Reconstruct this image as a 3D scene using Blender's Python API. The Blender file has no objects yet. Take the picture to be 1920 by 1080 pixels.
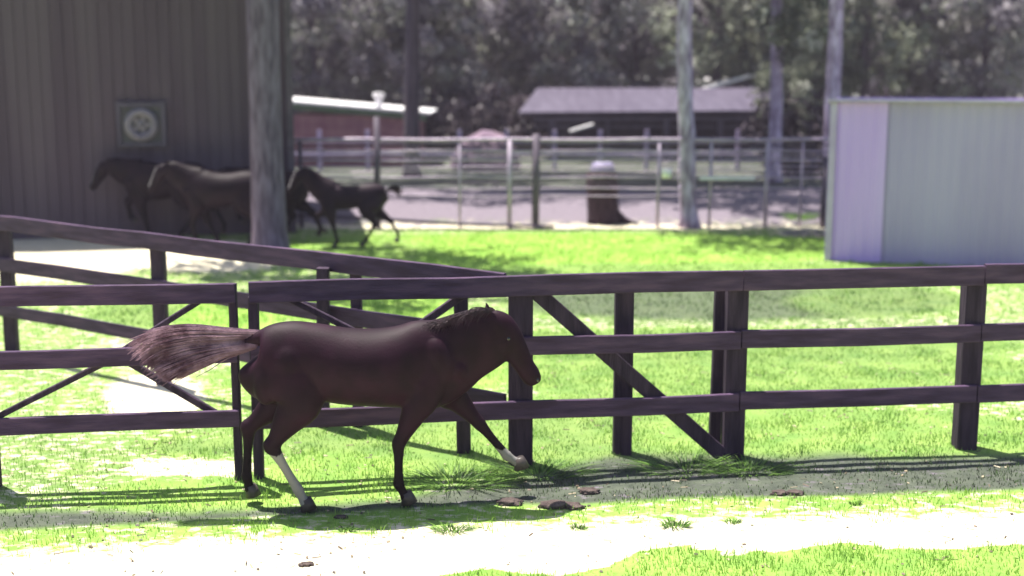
import bpy, bmesh, math, random
from mathutils import Vector, Matrix, noise
random.seed(7)
R = math.radians
C = bpy.context.scene.collection
S = bpy.context.scene

# ---------------------------------------------------------------- camera
F, TH, H = 2400.0, math.atan(410 / 2400), 3.55
cs, sn = math.cos(TH), math.sin(TH)
cam_d = bpy.data.cameras.new("camera")
cam = bpy.data.objects.new("camera", cam_d); C.objects.link(cam)
cam.location = (0, 0, H); cam.rotation_euler = (math.pi / 2 - TH, 0, 0)
cam_d.sensor_width = 36; cam_d.lens = 36 * F / 1920; cam_d.clip_end = 2000
cam_d.dof.use_dof = True; cam_d.dof.focus_distance = 9.9; cam_d.dof.aperture_fstop = 0.72
S.camera = cam

# ---------------------------------------------------------------- light
SUN_EL, SUN_AZ = R(71), R(-44)           # azimuth from +Y (away from the camera), negative = to the left
sdir = Vector((math.sin(SUN_AZ) * math.cos(SUN_EL), math.cos(SUN_AZ) * math.cos(SUN_EL), math.sin(SUN_EL)))
w = bpy.data.worlds.new("World"); S.world = w; w.use_nodes = True
nt = w.node_tree; nt.nodes.clear()
sky = nt.nodes.new('ShaderNodeTexSky'); sky.sky_type = 'NISHITA'; sky.sun_disc = False
sky.sun_elevation = SUN_EL; sky.sun_rotation = SUN_AZ; sky.dust_density = 2.0; sky.ozone_density = 2.0
bg = nt.nodes.new('ShaderNodeBackground'); bg.inputs['Strength'].default_value = 0.075
out = nt.nodes.new('ShaderNodeOutputWorld')
nt.links.new(sky.outputs[0], bg.inputs[0]); nt.links.new(bg.outputs[0], out.inputs[0])
sl = bpy.data.lights.new("sun", 'SUN'); sl.energy = 5.0; sl.angle = R(0.5); sl.color = (1.0, 0.95, 0.86)
so = bpy.data.objects.new("sun", sl); C.objects.link(so)
so.rotation_euler = (-sdir).to_track_quat('-Z', 'Y').to_euler()
S.view_settings.view_transform = 'Standard'; S.view_settings.look = 'None'
S.view_settings.gamma = 1.0; S.view_settings.exposure = 1.25

# ---------------------------------------------------------------- pixel <-> world
def ray(px, py):
    x = (px - 960) / F; u = (540 - py) / F
    return Vector((x, cs + u * sn, -sn + u * cs))
def gnd(px, py, z=0.0):
    r = ray(px, py); t = (z - H) / r.z
    return Vector((0, 0, H)) + r * t
def at(px, py, Y):
    r = ray(px, py); return Vector((0, 0, H)) + r * (Y / r.y)
def proj(x, y, z):
    v = Vector((x, y, z - H)); d = v.y * cs - v.z * sn; u = v.y * sn + v.z * cs
    if d < 0.1: return (960, 5000)
    return (960 + F * v.x / d, 540 - F * u / d)

# ---------------------------------------------------------------- materials
def mat(name, c1, c2=None, scale=4.0, rough=0.8, bump=0.0, stretch=(1, 1, 1), bscale=None, detail=6, spec=0.3, c3=None, metal=0.0, lo=0.35, hi=0.65):
    m = bpy.data.materials.new(name); m.use_nodes = True
    n = m.node_tree; n.nodes.clear(); L = n.links.new
    o = n.nodes.new('ShaderNodeOutputMaterial'); b = n.nodes.new('ShaderNodeBsdfPrincipled')
    L(b.outputs[0], o.inputs[0])
    b.inputs['Roughness'].default_value = rough
    b.inputs['Specular IOR Level'].default_value = spec
    b.inputs['Metallic'].default_value = metal
    tc = n.nodes.new('ShaderNodeTexCoord'); mp = n.nodes.new('ShaderNodeMapping')
    mp.inputs['Scale'].default_value = stretch; L(tc.outputs['Object'], mp.inputs[0])
    nz = n.nodes.new('ShaderNodeTexNoise'); nz.inputs['Scale'].default_value = scale; nz.inputs['Detail'].default_value = detail
    L(mp.outputs[0], nz.inputs['Vector'])
    rp = n.nodes.new('ShaderNodeValToRGB'); rp.color_ramp.elements[0].position = lo; rp.color_ramp.elements[1].position = hi
    rp.color_ramp.elements[0].color = (*c1, 1); rp.color_ramp.elements[1].color = (*(c2 or c1), 1)
    if c3:
        e = rp.color_ramp.elements.new((lo + hi) / 2); e.color = (*c3, 1)
    L(nz.outputs['Fac'], rp.inputs[0]); L(rp.outputs[0], b.inputs['Base Color'])
    if bump:
        n2 = n.nodes.new('ShaderNodeTexNoise'); n2.inputs['Scale'].default_value = bscale or scale * 5; n2.inputs['Detail'].default_value = 6
        L(mp.outputs[0], n2.inputs['Vector'])
        bp = n.nodes.new('ShaderNodeBump'); bp.inputs['Strength'].default_value = bump; bp.inputs['Distance'].default_value = 0.02
        L(n2.outputs['Fac'], bp.inputs['Height']); L(bp.outputs[0], b.inputs['Normal'])
    m['b'] = b.name
    return m

M = {}
M['board'] = mat('board_wood', (.046, .022, .052), (.098, .052, .105), 2.2, .75, .5, (1, 1, 7), 12, c3=(.064, .034, .08))
M['post'] = mat('post_wood', (.020, .010, .026), (.052, .03, .058), 3, .8, .6, (5, 5, .7), 10)
M['gapwood'] = mat('weathered_wood', (.3, .27, .2), (.5, .46, .36), 3, .8, .5, (5, 5, .6), 10)
M['barn'] = mat('barn_boards', (.068, .046, .068), (.10, .074, .098), .6, .8, .3, (3, 3, .15), 6, c3=(.085, .06, .084))
M['bark'] = mat('bark', (.09, .066, .10), (.21, .165, .235), 3.0, .9, 1.0, (4, 4, .8), 8)
M['palebark'] = mat('pale_bark', (.17, .12, .2), (.6, .5, .68), 3.2, .9, .8, (2, 2, .7), 8)
M['forestbark'] = mat('forest_bark', (.07, .055, .07), (.14, .11, .13), 2, .9, .5, (3, 3, .5))
M['stump'] = mat('stump_bark', (.018, .008, .014), (.045, .022, .032), 4, .9, 1.0, (3, 3, .8), 9)
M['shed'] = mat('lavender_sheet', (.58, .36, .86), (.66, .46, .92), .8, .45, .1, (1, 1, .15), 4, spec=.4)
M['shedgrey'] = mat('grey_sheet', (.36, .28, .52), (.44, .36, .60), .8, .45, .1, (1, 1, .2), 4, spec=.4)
M['trim'] = mat('pale_trim', (.46, .36, .56), (.56, .46, .66), 3, .5)
M['brick'] = mat('red_brick', (.22, .10, .13), (.32, .17, .18), 3, .85, .4)
M['white'] = mat('white_paint', (.7, .68, .7), (.82, .8, .82), 3, .5)
M['fascia'] = mat('green_fascia', (.06, .11, .06), (.10, .16, .09), 3, .6)
M['roofgrey'] = mat('roof_grey', (.06, .048, .08), (.095, .08, .12), 1.2, .5, .1, (4, .4, 1))
M['shade'] = mat('dark_interior', (.03, .022, .035), (.05, .035, .055), 2, .9)
M['pipe'] = mat('pipe_metal', (.34, .27, .38), (.5, .42, .52), 3, .5, .1, metal=.2)
M['pipedark'] = mat('pipe_dark', (.07, .055, .08), (.13, .10, .14), 3, .6)
M['mound'] = mat('mound_earth', (.15, .10, .15), (.24, .17, .22), 2, .95, .8)
M['clod'] = mat('clod_soil', (.05, .035, .035), (.12, .09, .08), 9, .95, .8)
M['tub'] = mat('tub_plastic', (.2, .18, .30), (.26, .23, .36), 4, .5)
M['glass'] = mat('dark_pane', (.08, .08, .09), (.12, .12, .13), 2, .6, spec=.1)
M['fan'] = mat('fan_blades', (.16, .14, .18), (.23, .2, .25), 2, .4)
M['mane_dark'] = mat('dark_hair', (.018, .008, .014), (.045, .02, .03), 20, .6, .6, (1, 1, 1), 60)
M['hoof'] = mat('hoof_horn', (.035, .028, .03), (.08, .065, .06), 12, .4)
M['eye'] = mat('eye_dark', (.006, .004, .005), None, 5, .1, spec=.8)

def coat_mat(name, base, dark, sock, sock_attr=True):
    m = bpy.data.materials.new(name); m.use_nodes = True
    n = m.node_tree; b = n.nodes['Principled BSDF']; L = n.links.new
    b.inputs['Roughness'].default_value = .6; b.inputs['Specular IOR Level'].default_value = .14
    b.inputs['Sheen Weight'].default_value = .0
    at_ = n.nodes.new('ShaderNodeAttribute'); at_.attribute_name = 'zone'
    sp = n.nodes.new('ShaderNodeSeparateColor'); L(at_.outputs['Color'], sp.inputs[0])
    nz = n.nodes.new('ShaderNodeTexNoise'); nz.inputs['Scale'].default_value = 5; tc = n.nodes.new('ShaderNodeTexCoord')
    L(tc.outputs['Object'], nz.inputs['Vector'])
    r0 = n.nodes.new('ShaderNodeValToRGB'); r0.color_ramp.elements[0].position = .35; r0.color_ramp.elements[1].position = .65
    r0.color_ramp.elements[0].color = (*[c * .75 for c in base], 1); r0.color_ramp.elements[1].color = (*[c * 1.3 for c in base], 1)
    L(nz.outputs['Fac'], r0.inputs[0])
    m1 = n.nodes.new('ShaderNodeMixRGB'); m1.inputs[2].default_value = (*dark, 1); L(sp.outputs[0], m1.inputs[0]); L(r0.outputs[0], m1.inputs[1])
    m2 = n.nodes.new('ShaderNodeMixRGB'); m2.inputs[2].default_value = (*sock, 1); L(sp.outputs[1], m2.inputs[0]); L(m1.outputs[0], m2.inputs[1])
    L(m2.outputs[0], b.inputs['Base Color'])
    n2 = n.nodes.new('ShaderNodeTexNoise'); n2.inputs['Scale'].default_value = 60; L(tc.outputs['Object'], n2.inputs['Vector'])
    bp = n.nodes.new('ShaderNodeBump'); bp.inputs['Strength'].default_value = .15; bp.inputs['Distance'].default_value = .01
    L(n2.outputs['Fac'], bp.inputs['Height']); L(bp.outputs[0], b.inputs['Normal'])
    return m

def leaf_mat(name, cols, transl=.3):
    m = bpy.data.materials.new(name); m.use_nodes = True
    n = m.node_tree; n.nodes.clear(); L = n.links.new
    o = n.nodes.new('ShaderNodeOutputMaterial')
    at_ = n.nodes.new('ShaderNodeAttribute'); at_.attribute_name = 'rnd'
    rp = n.nodes.new('ShaderNodeValToRGB'); rp.color_ramp.interpolation = 'LINEAR'
    els = rp.color_ramp.elements
    els[0].position = 0; els[0].color = (*cols[0], 1); els[1].position = 1; els[1].color = (*cols[-1], 1)
    for i, c in enumerate(cols[1:-1]):
        e = els.new((i + 1) / (len(cols) - 1)); e.color = (*c, 1)
    L(at_.outputs['Fac'], rp.inputs[0])
    b = n.nodes.new('ShaderNodeBsdfPrincipled'); b.inputs['Roughness'].default_value = .55; b.inputs['Specular IOR Level'].default_value = .35
    t = n.nodes.new('ShaderNodeBsdfTranslucent'); mx = n.nodes.new('ShaderNodeMixShader'); mx.inputs[0].default_value = transl
    L(rp.outputs[0], b.inputs['Base Color']); L(rp.outputs[0], t.inputs[0])
    L(b.outputs[0], mx.inputs[1]); L(t.outputs[0], mx.inputs[2]); L(mx.outputs[0], o.inputs[0])
    return m
M['leaf'] = leaf_mat('forest_leaves', [(.13, .115, .14), (.21, .185, .22), (.22, .235, .18), (.30, .28, .30), (.58, .57, .55)], .4)
M['leafgreen'] = leaf_mat('green_leaves', [(.10, .11, .09), (.18, .19, .145), (.28, .31, .22), (.72, .72, .66)], .4)
M['shrub'] = leaf_mat('shrub_leaves', [(.04, .028, .04), (.075, .055, .07), (.11, .09, .09)], .2)
M['grass'] = leaf_mat('grass_blades', [(.04, .06, .03), (.13, .25, .06), (.25, .45, .07), (.36, .52, .11), (.48, .56, .20)], .5)

# ---------------------------------------------------------------- helpers
def tag(o, label=None, cat=None, group=None, kind=None):
    if label: o['label'] = label
    if cat: o['category'] = cat
    if group: o['group'] = group
    if kind: o['kind'] = kind
    return o
def link(name, me, m=None, parent=None):
    o = bpy.data.objects.new(name, me); C.objects.link(o)
    if m: me.materials.append(m)
    if parent: o.parent = parent
    return o
def thing(name, label, cat, loc=(0, 0, 0), rz=0, group=None):
    o = bpy.data.objects.new(name, None); C.objects.link(o); o.location = loc; o.rotation_euler = (0, 0, rz)
    o.empty_display_size = .2
    return tag(o, label, cat, group)
def bmobj(name, bm, m, parent=None, smooth=False):
    me = bpy.data.meshes.new(name)
    bmesh.ops.recalc_face_normals(bm, faces=bm.faces)
    bm.to_mesh(me); bm.free()
    if smooth:
        for p in me.polygons: p.use_smooth = True
    return link(name, me, m, parent)
def box(bm, c, s, rot=None, bev=0.0):
    r = bmesh.ops.create_cube(bm, size=1)
    mx = Matrix.Translation(Vector(c)) @ (rot if rot else Matrix()) @ Matrix.Diagonal((*s, 1))
    bmesh.ops.transform(bm, matrix=mx, verts=r['verts'])
    if bev:
        es = {e for v in r['verts'] for e in v.link_edges}
        bmesh.ops.bevel(bm, geom=list(es), offset=bev, segments=2, affect='EDGES')
def beam(bm, a, b, wd, ht, bev=.006, wob=0.0, seg=1):
    """board from a to b: wd across (in plan), ht tall"""
    a, b = Vector(a), Vector(b); d = b - a; x = d.normalized()
    up = Vector((0, 0, 1)) if abs(x.z) < .95 else Vector((0, 1, 0))
    y = up.cross(x).normalized(); z = x.cross(y)
    rings = []
    for i in range(seg + 1):
        p = a + d * i / seg
        if wob: p = p + z * random.uniform(-wob, wob) + y * random.uniform(-wob, wob) * .5
        h = ht / 2 * (1 + random.uniform(-wob, wob)); c = bev
        pr = [(-wd/2+c, -h), (wd/2-c, -h), (wd/2, -h+c), (wd/2, h-c), (wd/2-c, h), (-wd/2+c, h), (-wd/2, h-c), (-wd/2, -h+c)]
        rings.append([bm.verts.new(p + y * u + z * v) for u, v in pr])
    for r0, r1 in zip(rings, rings[1:]):
        for k in range(8): bm.faces.new((r0[k], r0[(k+1) % 8], r1[(k+1) % 8], r1[k]))
    bm.faces.new(rings[0][::-1]); bm.faces.new(rings[-1])
def tube(bm, pts, rads, n=10, cap=True, wob=0.0, flat=1.0, seedv=0.0):
    rings = []; prev = None
    pts = [Vector(p) for p in pts]
    for i, p in enumerate(pts):
        d = (pts[min(i+1, len(pts)-1)] - pts[max(i-1, 0)]).normalized()
        ref = Vector((0, 1, 0)) if abs(d.y) < .9 else Vector((1, 0, 0))
        y = ref - d * ref.dot(d); y.normalize(); x = y.cross(d)
        rr = rads[i] if isinstance(rads, (list, tuple)) else rads
        a, b_ = rr if isinstance(rr, (list, tuple)) else (rr, rr)
        ring = []
        for k in range(n):
            an = 2 * math.pi * k / n
            q = 1 + (wob * noise.noise(Vector((math.cos(an) * 1.7 + seedv, math.sin(an) * 1.7, p.z * 1.3 + i * .3))) if wob else 0)
            ring.append(bm.verts.new(p + x * math.cos(an) * a * q + y * math.sin(an) * b_ * q))
        rings.append(ring)
    for r0, r1 in zip(rings, rings[1:]):
        for k in range(n): bm.faces.new((r0[k], r0[(k+1) % n], r1[(k+1) % n], r1[k]))
    if cap: bm.faces.new(rings[0][::-1]); bm.faces.new(rings[-1])

# ---------------------------------------------------------------- ground
def sm(a, b, x):
    t = max(0, min(1, (x - a) / (b - a))); return t * t * (3 - 2 * t)
# patches of turf and soil, laid out on the ground: cx, cy, rx, ry (pixels of the ground point), turf cover, bare soil, lushness
PATCH = [
    # turf, soil, lush
    (1110, 815, 700, 70, .9, .2, .5), (880, 850, 150, 55, .85, .1, .55), (1550, 820, 420, 55, .95, 0, .6),
    (1500, 705, 520, 45, .95, 0, .55), (1120, 705, 130, 45, .95, 0, .55), (1500, 605, 600, 9, .6, .1, .4), (1350, 650, 560, 34, .95, .1, .5),
    (1340, 568, 400, 34, .8, 1.0, .1), (1640, 565, 170, 30, .85, .5, .35), (660, 575, 200, 30, 1, 0, .9), (430, 590, 110, 32, .9, 0, .85),
    (260, 585, 90, 30, .8, .1, .5), (420, 745, 60, 40, .6, .0, .7), (290, 745, 90, 45, .15, .22, .2), (700, 690, 300, 60, .85, .05, .7), (330, 660, 160, 40, .5, .1, .5),
    (400, 837, 180, 15, .8, .25, .5), (330, 878, 200, 16, .3, 0, .6), (400, 930, 300, 34, .8, 0, .75), (640, 895, 170, 50, .85, 0, .7), (60, 860, 200, 90, .6, .1, .5),
    (1050, 470, 560, 34, 1.0, 0, 1.0), (1500, 465, 300, 22, .95, 0, .9), (1350, 505, 500, 12, .85, 0, .6), (690, 470, 130, 30, .75, 0, .7),
    (380, 480, 170, 30, .05, 0, .5), (100, 480, 170, 50, .1, 0, .5), (1900, 480, 260, 60, .8, 0, .6), (1540, 437, 90, 8, .4, .6, .3),
]
def zone(x, y):
    px, py = proj(x, y, 0)
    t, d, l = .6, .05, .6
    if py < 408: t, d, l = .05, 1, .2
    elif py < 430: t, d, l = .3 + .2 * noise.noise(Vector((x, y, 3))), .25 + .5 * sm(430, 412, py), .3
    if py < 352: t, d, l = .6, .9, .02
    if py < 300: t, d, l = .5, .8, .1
    for cx, cy, rx, ry, a, b, c in PATCH:
        q = math.hypot((px - cx) / rx, (py - cy) / ry)
        k = 1 - sm(.75, 1.15, q)
        if k > 0: t += (a - t) * k; d += (b - d) * k; l += (c - l) * k
    # fence shade painted as dark turf and soil along the boards' near side
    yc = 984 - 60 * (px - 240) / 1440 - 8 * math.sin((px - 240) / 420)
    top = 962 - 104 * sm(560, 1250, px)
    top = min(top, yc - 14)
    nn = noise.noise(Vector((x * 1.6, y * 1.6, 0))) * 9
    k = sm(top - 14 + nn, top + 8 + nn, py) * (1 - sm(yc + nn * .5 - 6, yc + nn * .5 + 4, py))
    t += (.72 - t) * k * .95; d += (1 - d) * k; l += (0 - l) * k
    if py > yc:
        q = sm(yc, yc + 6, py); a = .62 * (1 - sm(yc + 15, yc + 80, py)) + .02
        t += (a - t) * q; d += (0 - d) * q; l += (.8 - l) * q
    edge = 1075 - 45 * sm(1040, 1230, px) - 8 * sm(1300, 1680, px) + 5 * math.sin(px / 53.) + 9 * noise.noise(Vector((x * 3, y * 3, 4))) + 6 * noise.noise(Vector((x * 9, y * 9, 4))) - 4 * sm(1060, 980, px) + 700 * sm(830, 780, px)
    edge2 = 1078 + 5 * math.sin(px / 70.) + 500 * sm(860, 800, 1000 if px < 860 else 0)
    q = sm(edge - 3, edge + 9, py); 
    t += (1 - t) * q; d += (0 - d) * q; l += (.8 - l) * q
    return max(0, min(1, t)), max(0, min(1, d)), max(0, min(1, l))
def hgt(x, y):
    k = sm(5, 7, y) * (1 - sm(30, 60, y))
    return (noise.noise(Vector((x * .9, y * .9, 1))) * .018 + noise.noise(Vector((x * 4, y * 4, 2))) * .008) * k

xs = [-400, -200, -100, -60, -40, -30, -24, -20] + [-17 + .35 * i for i in range(23)]
xs = [x for x in xs if x < -7.5] + [-7.5 + .09 * i for i in range(167)] + [7.6 + .35 * i for i in range(28)] + [18, 20, 24, 30, 40, 60, 100, 200, 400]
ys = [-50, -20, -5, 2, 5, 7] + [8 + .07 * i for i in range(130)] + [17.2 + .16 * i for i in range(100)] + [33.4 + .5 * i for i in range(50)] + [60, 66, 75, 90, 120, 200, 400, 900]
xs.sort(); ys.sort()
verts = [(x, y, hgt(x, y)) for y in ys for x in xs]
nx = len(xs)
faces = [(j*nx+i, j*nx+i+1, (j+1)*nx+i+1, (j+1)*nx+i) for j in range(len(ys)-1) for i in range(nx-1)]
me = bpy.data.meshes.new('ground'); me.from_pydata(verts, [], faces)
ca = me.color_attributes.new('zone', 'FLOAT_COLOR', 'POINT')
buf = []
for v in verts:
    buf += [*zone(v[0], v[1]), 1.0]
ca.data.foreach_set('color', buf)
for p in me.polygons: p.use_smooth = True
gm = bpy.data.materials.new('ground'); gm.use_nodes = True
n = gm.node_tree; b = n.nodes['Principled BSDF']; L = n.links.new
b.inputs['Roughness'].default_value = .95; b.inputs['Specular IOR Level'].default_value = .1
tc = n.nodes.new('ShaderNodeTexCoord'); at_ = n.nodes.new('ShaderNodeAttribute'); at_.attribute_name = 'zone'
sp = n.nodes.new('ShaderNodeSeparateColor'); L(at_.outputs['Color'], sp.inputs[0])
def nz(scale, det=6, stretch=None):
    q = n.nodes.new('ShaderNodeTexNoise'); q.inputs['Scale'].default_value = scale; q.inputs['Detail'].default_value = det; q.inputs['Roughness'].default_value = .65
    if stretch:
        mp = n.nodes.new('ShaderNodeMapping'); mp.inputs['Scale'].default_value = stretch; L(tc.outputs['Object'], mp.inputs[0]); L(mp.outputs[0], q.inputs['Vector'])
    else: L(tc.outputs['Object'], q.inputs['Vector'])
    return q.outputs['Fac']
def ramp(src, p0, c0, p1, c1):
    r = n.nodes.new('ShaderNodeValToRGB'); e = r.color_ramp.elements
    e[0].position = p0; e[0].color = (*c0, 1); e[1].position = p1; e[1].color = (*c1, 1); L(src, r.inputs[0]); return r.outputs[0]
def mix(f, a, c):
    q = n.nodes.new('ShaderNodeMixRGB'); L(f, q.inputs[0]); L(a, q.inputs[1]); L(c, q.inputs[2]); return q.outputs[0]
def math_(op, a, c, clamp=False):
    q = n.nodes.new('ShaderNodeMath'); q.operation = op; q.use_clamp = clamp
    for i, v in enumerate((a, c)):
        if isinstance(v, (int, float)): q.inputs[i].default_value = v
        else: L(v, q.inputs[i])
    return q.outputs[0]
sand = ramp(nz(3), .3, (.52, .47, .34), .7, (.70, .64, .50))
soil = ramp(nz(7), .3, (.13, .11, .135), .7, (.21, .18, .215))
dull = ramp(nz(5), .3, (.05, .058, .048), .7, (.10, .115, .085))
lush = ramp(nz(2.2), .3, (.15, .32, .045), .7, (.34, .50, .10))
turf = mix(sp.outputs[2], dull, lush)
def broken(ch, noise_out, soft=6):
    # cover fraction broken up by noise
    a = math_('SUBTRACT', ch, 1.0); a = math_('ADD', a, math_('MULTIPLY', math_('SUBTRACT', noise_out, .5), 2.2))
    a = math_('ADD', a, .5); return math_('MULTIPLY', a, soft, True)
f1 = broken(math_('MULTIPLY', sp.outputs[1], 1.25), nz(3.5), 4)
f2 = broken(math_('MULTIPLY', sp.outputs[0], 1.3), nz(6, 8, (1, 1.6, 1)), 3.5)
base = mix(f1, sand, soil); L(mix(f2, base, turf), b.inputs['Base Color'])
bp = n.nodes.new('ShaderNodeBump'); bp.inputs['Strength'].default_value = .7; bp.inputs['Distance'].default_value = .03
L(nz(14, 8), bp.inputs['Height']); L(bp.outputs[0], b.inputs['Normal'])
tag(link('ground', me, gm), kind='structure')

# grass blades (one countless mass)
def blades(name, count, yr, xr, hmin, hmax, wd, test):
    vs, fs, rn = [], [], []
    tries = 0
    while len(fs) < count and tries < count * 6:
        tries += 1
        y = random.uniform(*yr); x = random.uniform(-1, 1) * xr * y
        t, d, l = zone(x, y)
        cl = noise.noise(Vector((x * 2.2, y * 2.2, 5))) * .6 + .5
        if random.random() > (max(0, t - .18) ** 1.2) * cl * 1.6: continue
        h = random.uniform(hmin, hmax) * (.6 + .8 * cl) * (.7 + .5 * l); a = random.uniform(0, 6.28); z = hgt(x, y) - .004
        dx, dy = math.cos(a) * wd, math.sin(a) * wd; lean = random.uniform(.1, .7) * h; b_ = random.uniform(0, 6.28)
        ox, oy = math.cos(b_) * lean, math.sin(b_) * lean
        i = len(vs)
        vs += [(x - dx, y - dy, z), (x + dx, y + dy, z), (x + ox * .35 + dx * .7, y + oy * .35 + dy * .7, z + h * .6), (x + ox * .35 - dx * .7, y + oy * .35 - dy * .7, z + h * .6), (x + ox, y + oy, z + h)]
        fs += [(i, i+1, i+2, i+3), (i+3, i+2, i+4)]
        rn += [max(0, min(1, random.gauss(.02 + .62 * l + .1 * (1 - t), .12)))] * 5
    me = bpy.data.meshes.new(name); me.from_pydata(vs, [], fs)
    a = me.attributes.new('rnd', 'FLOAT', 'POINT'); a.data.foreach_set('value', rn)
    return link(name, me, M['grass'])
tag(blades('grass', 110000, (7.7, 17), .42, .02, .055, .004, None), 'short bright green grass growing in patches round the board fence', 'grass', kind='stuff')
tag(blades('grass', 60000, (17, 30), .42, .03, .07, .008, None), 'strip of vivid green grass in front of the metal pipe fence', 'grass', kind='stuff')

# ---------------------------------------------------------------- wooden fences
PL, PR = Vector((-3.24, 10.64, 0)), Vector((3.525, 11.57, 0))
fd = (PR - PL).normalized(); fn = Vector((fd.y, -fd.x, 0))        # fn points at the camera
if fn.y > 0: fn = -fn
def on_line(px, A=PL, d=fd):
    """point of the fence line seen in pixel column px (mid height)"""
    k = (px - 960) / F
    # solve x = k * depth, depth ~ y*cs + (H-1)*sn
    c0 = (H - .9) * sn
    s = (k * (A.y * cs + c0) - A.x) / (d.x - k * d.y * cs)
    return A + d * s
RZ = [(1.675, .185), (1.125, .165), (.545, .165)]
def post(parent, p, h, wd, name='post', m='post', lean=(0, 0), dp=None):
    bm = bmesh.new(); a = math.atan2(fd.y, fd.x)
    beam(bm, (p.x, p.y, -.05), (p.x + lean[0], p.y + lean[1], h), wd, dp or wd, .012, .004, 6)
    return bmobj(name, bm, M[m], parent)
def rails(parent, a, b, zz, thick=.045, off=.0, m='board'):
    for z, h in zz:
        bm = bmesh.new(); q = fn * off
        L_ = (b - a).length
        beam(bm, a + q + Vector((0, 0, z)), b + q + Vector((0, 0, z)), thick, h, .007, .010, max(2, int(L_ / .8)))
        bmobj('rail', bm, M[m], parent)
# right run
A = on_line(471); B = on_line(2250)
t = thing('board_fence', 'long dark three rail board fence right of the narrow gap, with thick posts', 'fence', A)
def loc(v, t): return Vector(v) - t.location
for px, wd, h in ((479, .085, 1.62), (980, .22, 1.72), (1386, .19, 1.66), (1830, .19, 1.66), (2180, .19, 1.66)):
    p = on_line(px) - t.location; post(t, p - fn * (.03 + wd / 2), h, wd)
# rails are split where boards butt at the posts
cuts = [A, on_line(1388), on_line(1835), B]
for c0, c1 in zip(cuts, cuts[1:]):
    g = (c1 - c0).normalized() * .006
    rails(t, c0 - t.location + g, c1 - t.location - g, [(z + random.uniform(-.008, .008), h) for z, h in RZ], .045, .0)
def brace(t, pa, za, pb, zb, wd, off, name='brace', m='post', th=.05):
    bm = bmesh.new(); q = -fn * off
    a = on_line(pa) - t.location + q + Vector((0, 0, za)); b = on_line(pb) - t.location + q + Vector((0, 0, zb))
    beam(bm, a, b, th, wd, .008, .003, 4)
    bmobj(name, bm, M[m], t)
brace(t, 985, 1.70, 1362, .03, .14, .07)
brace(t, 905, 1.70, 720, 1.12, .07, .07)
brace(t, 490, 1.74, 740, 1.1, .055, .07)
# left run, up to the gap
A2 = on_line(-330); B2 = on_line(446)
t = thing('board_fence', 'dark board fence panel left of the narrow gap, with thin crossing braces', 'fence', B2)
for px, wd, h in ((441, .07, 1.74), (-40, .17, 1.66), (-320, .17, 1.66)):
    post(t, on_line(px) - t.location - fn * (.03 + wd / 2), h, wd)
rails(t, A2 - t.location, B2 - t.location, [(1.675, .17), (1.14, .16), (.565, .15)])
brace(t, 215, 1.16, 400, .6, .06, .06)
brace(t, 215, 1.14, 395, 1.64, .05, .06)
brace(t, -20, .62, 225, 1.14, .05, .06)
# oblique fence behind, meeting the main one
QA, QB = Vector((-4.36, 14.4, 0)), Vector((-.02, 11.28, 0))
qd = (QB - QA).normalized(); qn = Vector((qd.y, -qd.x, 0)); qn = qn if qn.y < 0 else -qn
QL = QA - qd * 5.5
t = thing('board_fence', 'board fence slanting away to the left behind the front fence', 'fence', QB)
fdo, fno = fd, fn; fn = qn
for s, wd in ((.9 * 0 + 1.95, .11), (4.95, .15), (7.9, .15), (10.7, .15)):
    post(t, QB - qd * s - t.location - qn * .1, 1.62, wd)
rails(t, QL - t.location, Vector((0, 0, 0)) - qd * .05, [(1.66, .19), (1.14, .17), (.56, .15)])
fn = fno
# loose row of uprights behind the fence
for i, (px, py, wd, lab) in enumerate(((870, 848, .13, 'short dark upright behind the fence below the neck of the trotting horse'),
        (1166, 850, .17, 'dark square upright behind the fence under the slanting brace'),
        (1339, 845, .105, 'thin dark upright just left of the right hand fence post'),
        (606, 800, .12, 'dark upright behind the fence above the back of the trotting horse'))):
    p = gnd(px, py); bm = bmesh.new()
    beam(bm, (0, 0, -.05), (.02 * (i - 1), 0, 1.62), wd, wd, .01, .004, 6)
    o = bmobj('fence_post', bm, M['post']); o.location = p; tag(o, lab, 'fence post', 'uprights in the second row behind the board fence')

# ---------------------------------------------------------------- horses
def remeshed(bm, voxel, smooth=8, name='body'):
    me0 = bpy.data.meshes.new('tmp'); bmesh.ops.recalc_face_normals(bm, faces=bm.faces); bm.to_mesh(me0); bm.free()
    o = bpy.data.objects.new('tmp', me0); C.objects.link(o)
    r = o.modifiers.new('r', 'REMESH'); r.mode = 'VOXEL'; r.voxel_size = voxel
    s = o.modifiers.new('s', 'SMOOTH'); s.iterations = smooth; s.factor = .5
    dg = bpy.context.evaluated_depsgraph_get(); dg.update()
    me = bpy.data.meshes.new_from_object(o.evaluated_get(dg)); me.name = name
    bpy.data.objects.remove(o)
    for p in me.polygons: p.use_smooth = True
    return me
def catmull(pts, sub=5):
    """pts: tuples of floats, smooth resample"""
    out = []
    n_ = len(pts)
    for i in range(n_ - 1):
        p0, p1, p2, p3 = pts[max(i-1, 0)], pts[i], pts[i+1], pts[min(i+2, n_-1)]
        for k in range(sub):
            u = k / sub
            out.append(tuple(.5 * ((2*b) + (-a+c)*u + (2*a-5*b+4*c-d)*u*u + (-a+3*b-3*c+d)*u**3) for a, b, c, d in zip(p0, p1, p2, p3)))
    out.append(tuple(pts[-1]))
    return out
def oval(bm, st, n=20, egg=0.0):
    """stations (x, z, half_in_plane, half_lateral, y) lofted in the side plane"""
    st = catmull(st, 4)
    pts = [(s[0], s[4], s[1]) for s in st]; rads = [(max(.004, s[2]), max(.004, s[3])) for s in st]
    tube(bm, pts, rads, n)
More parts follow.
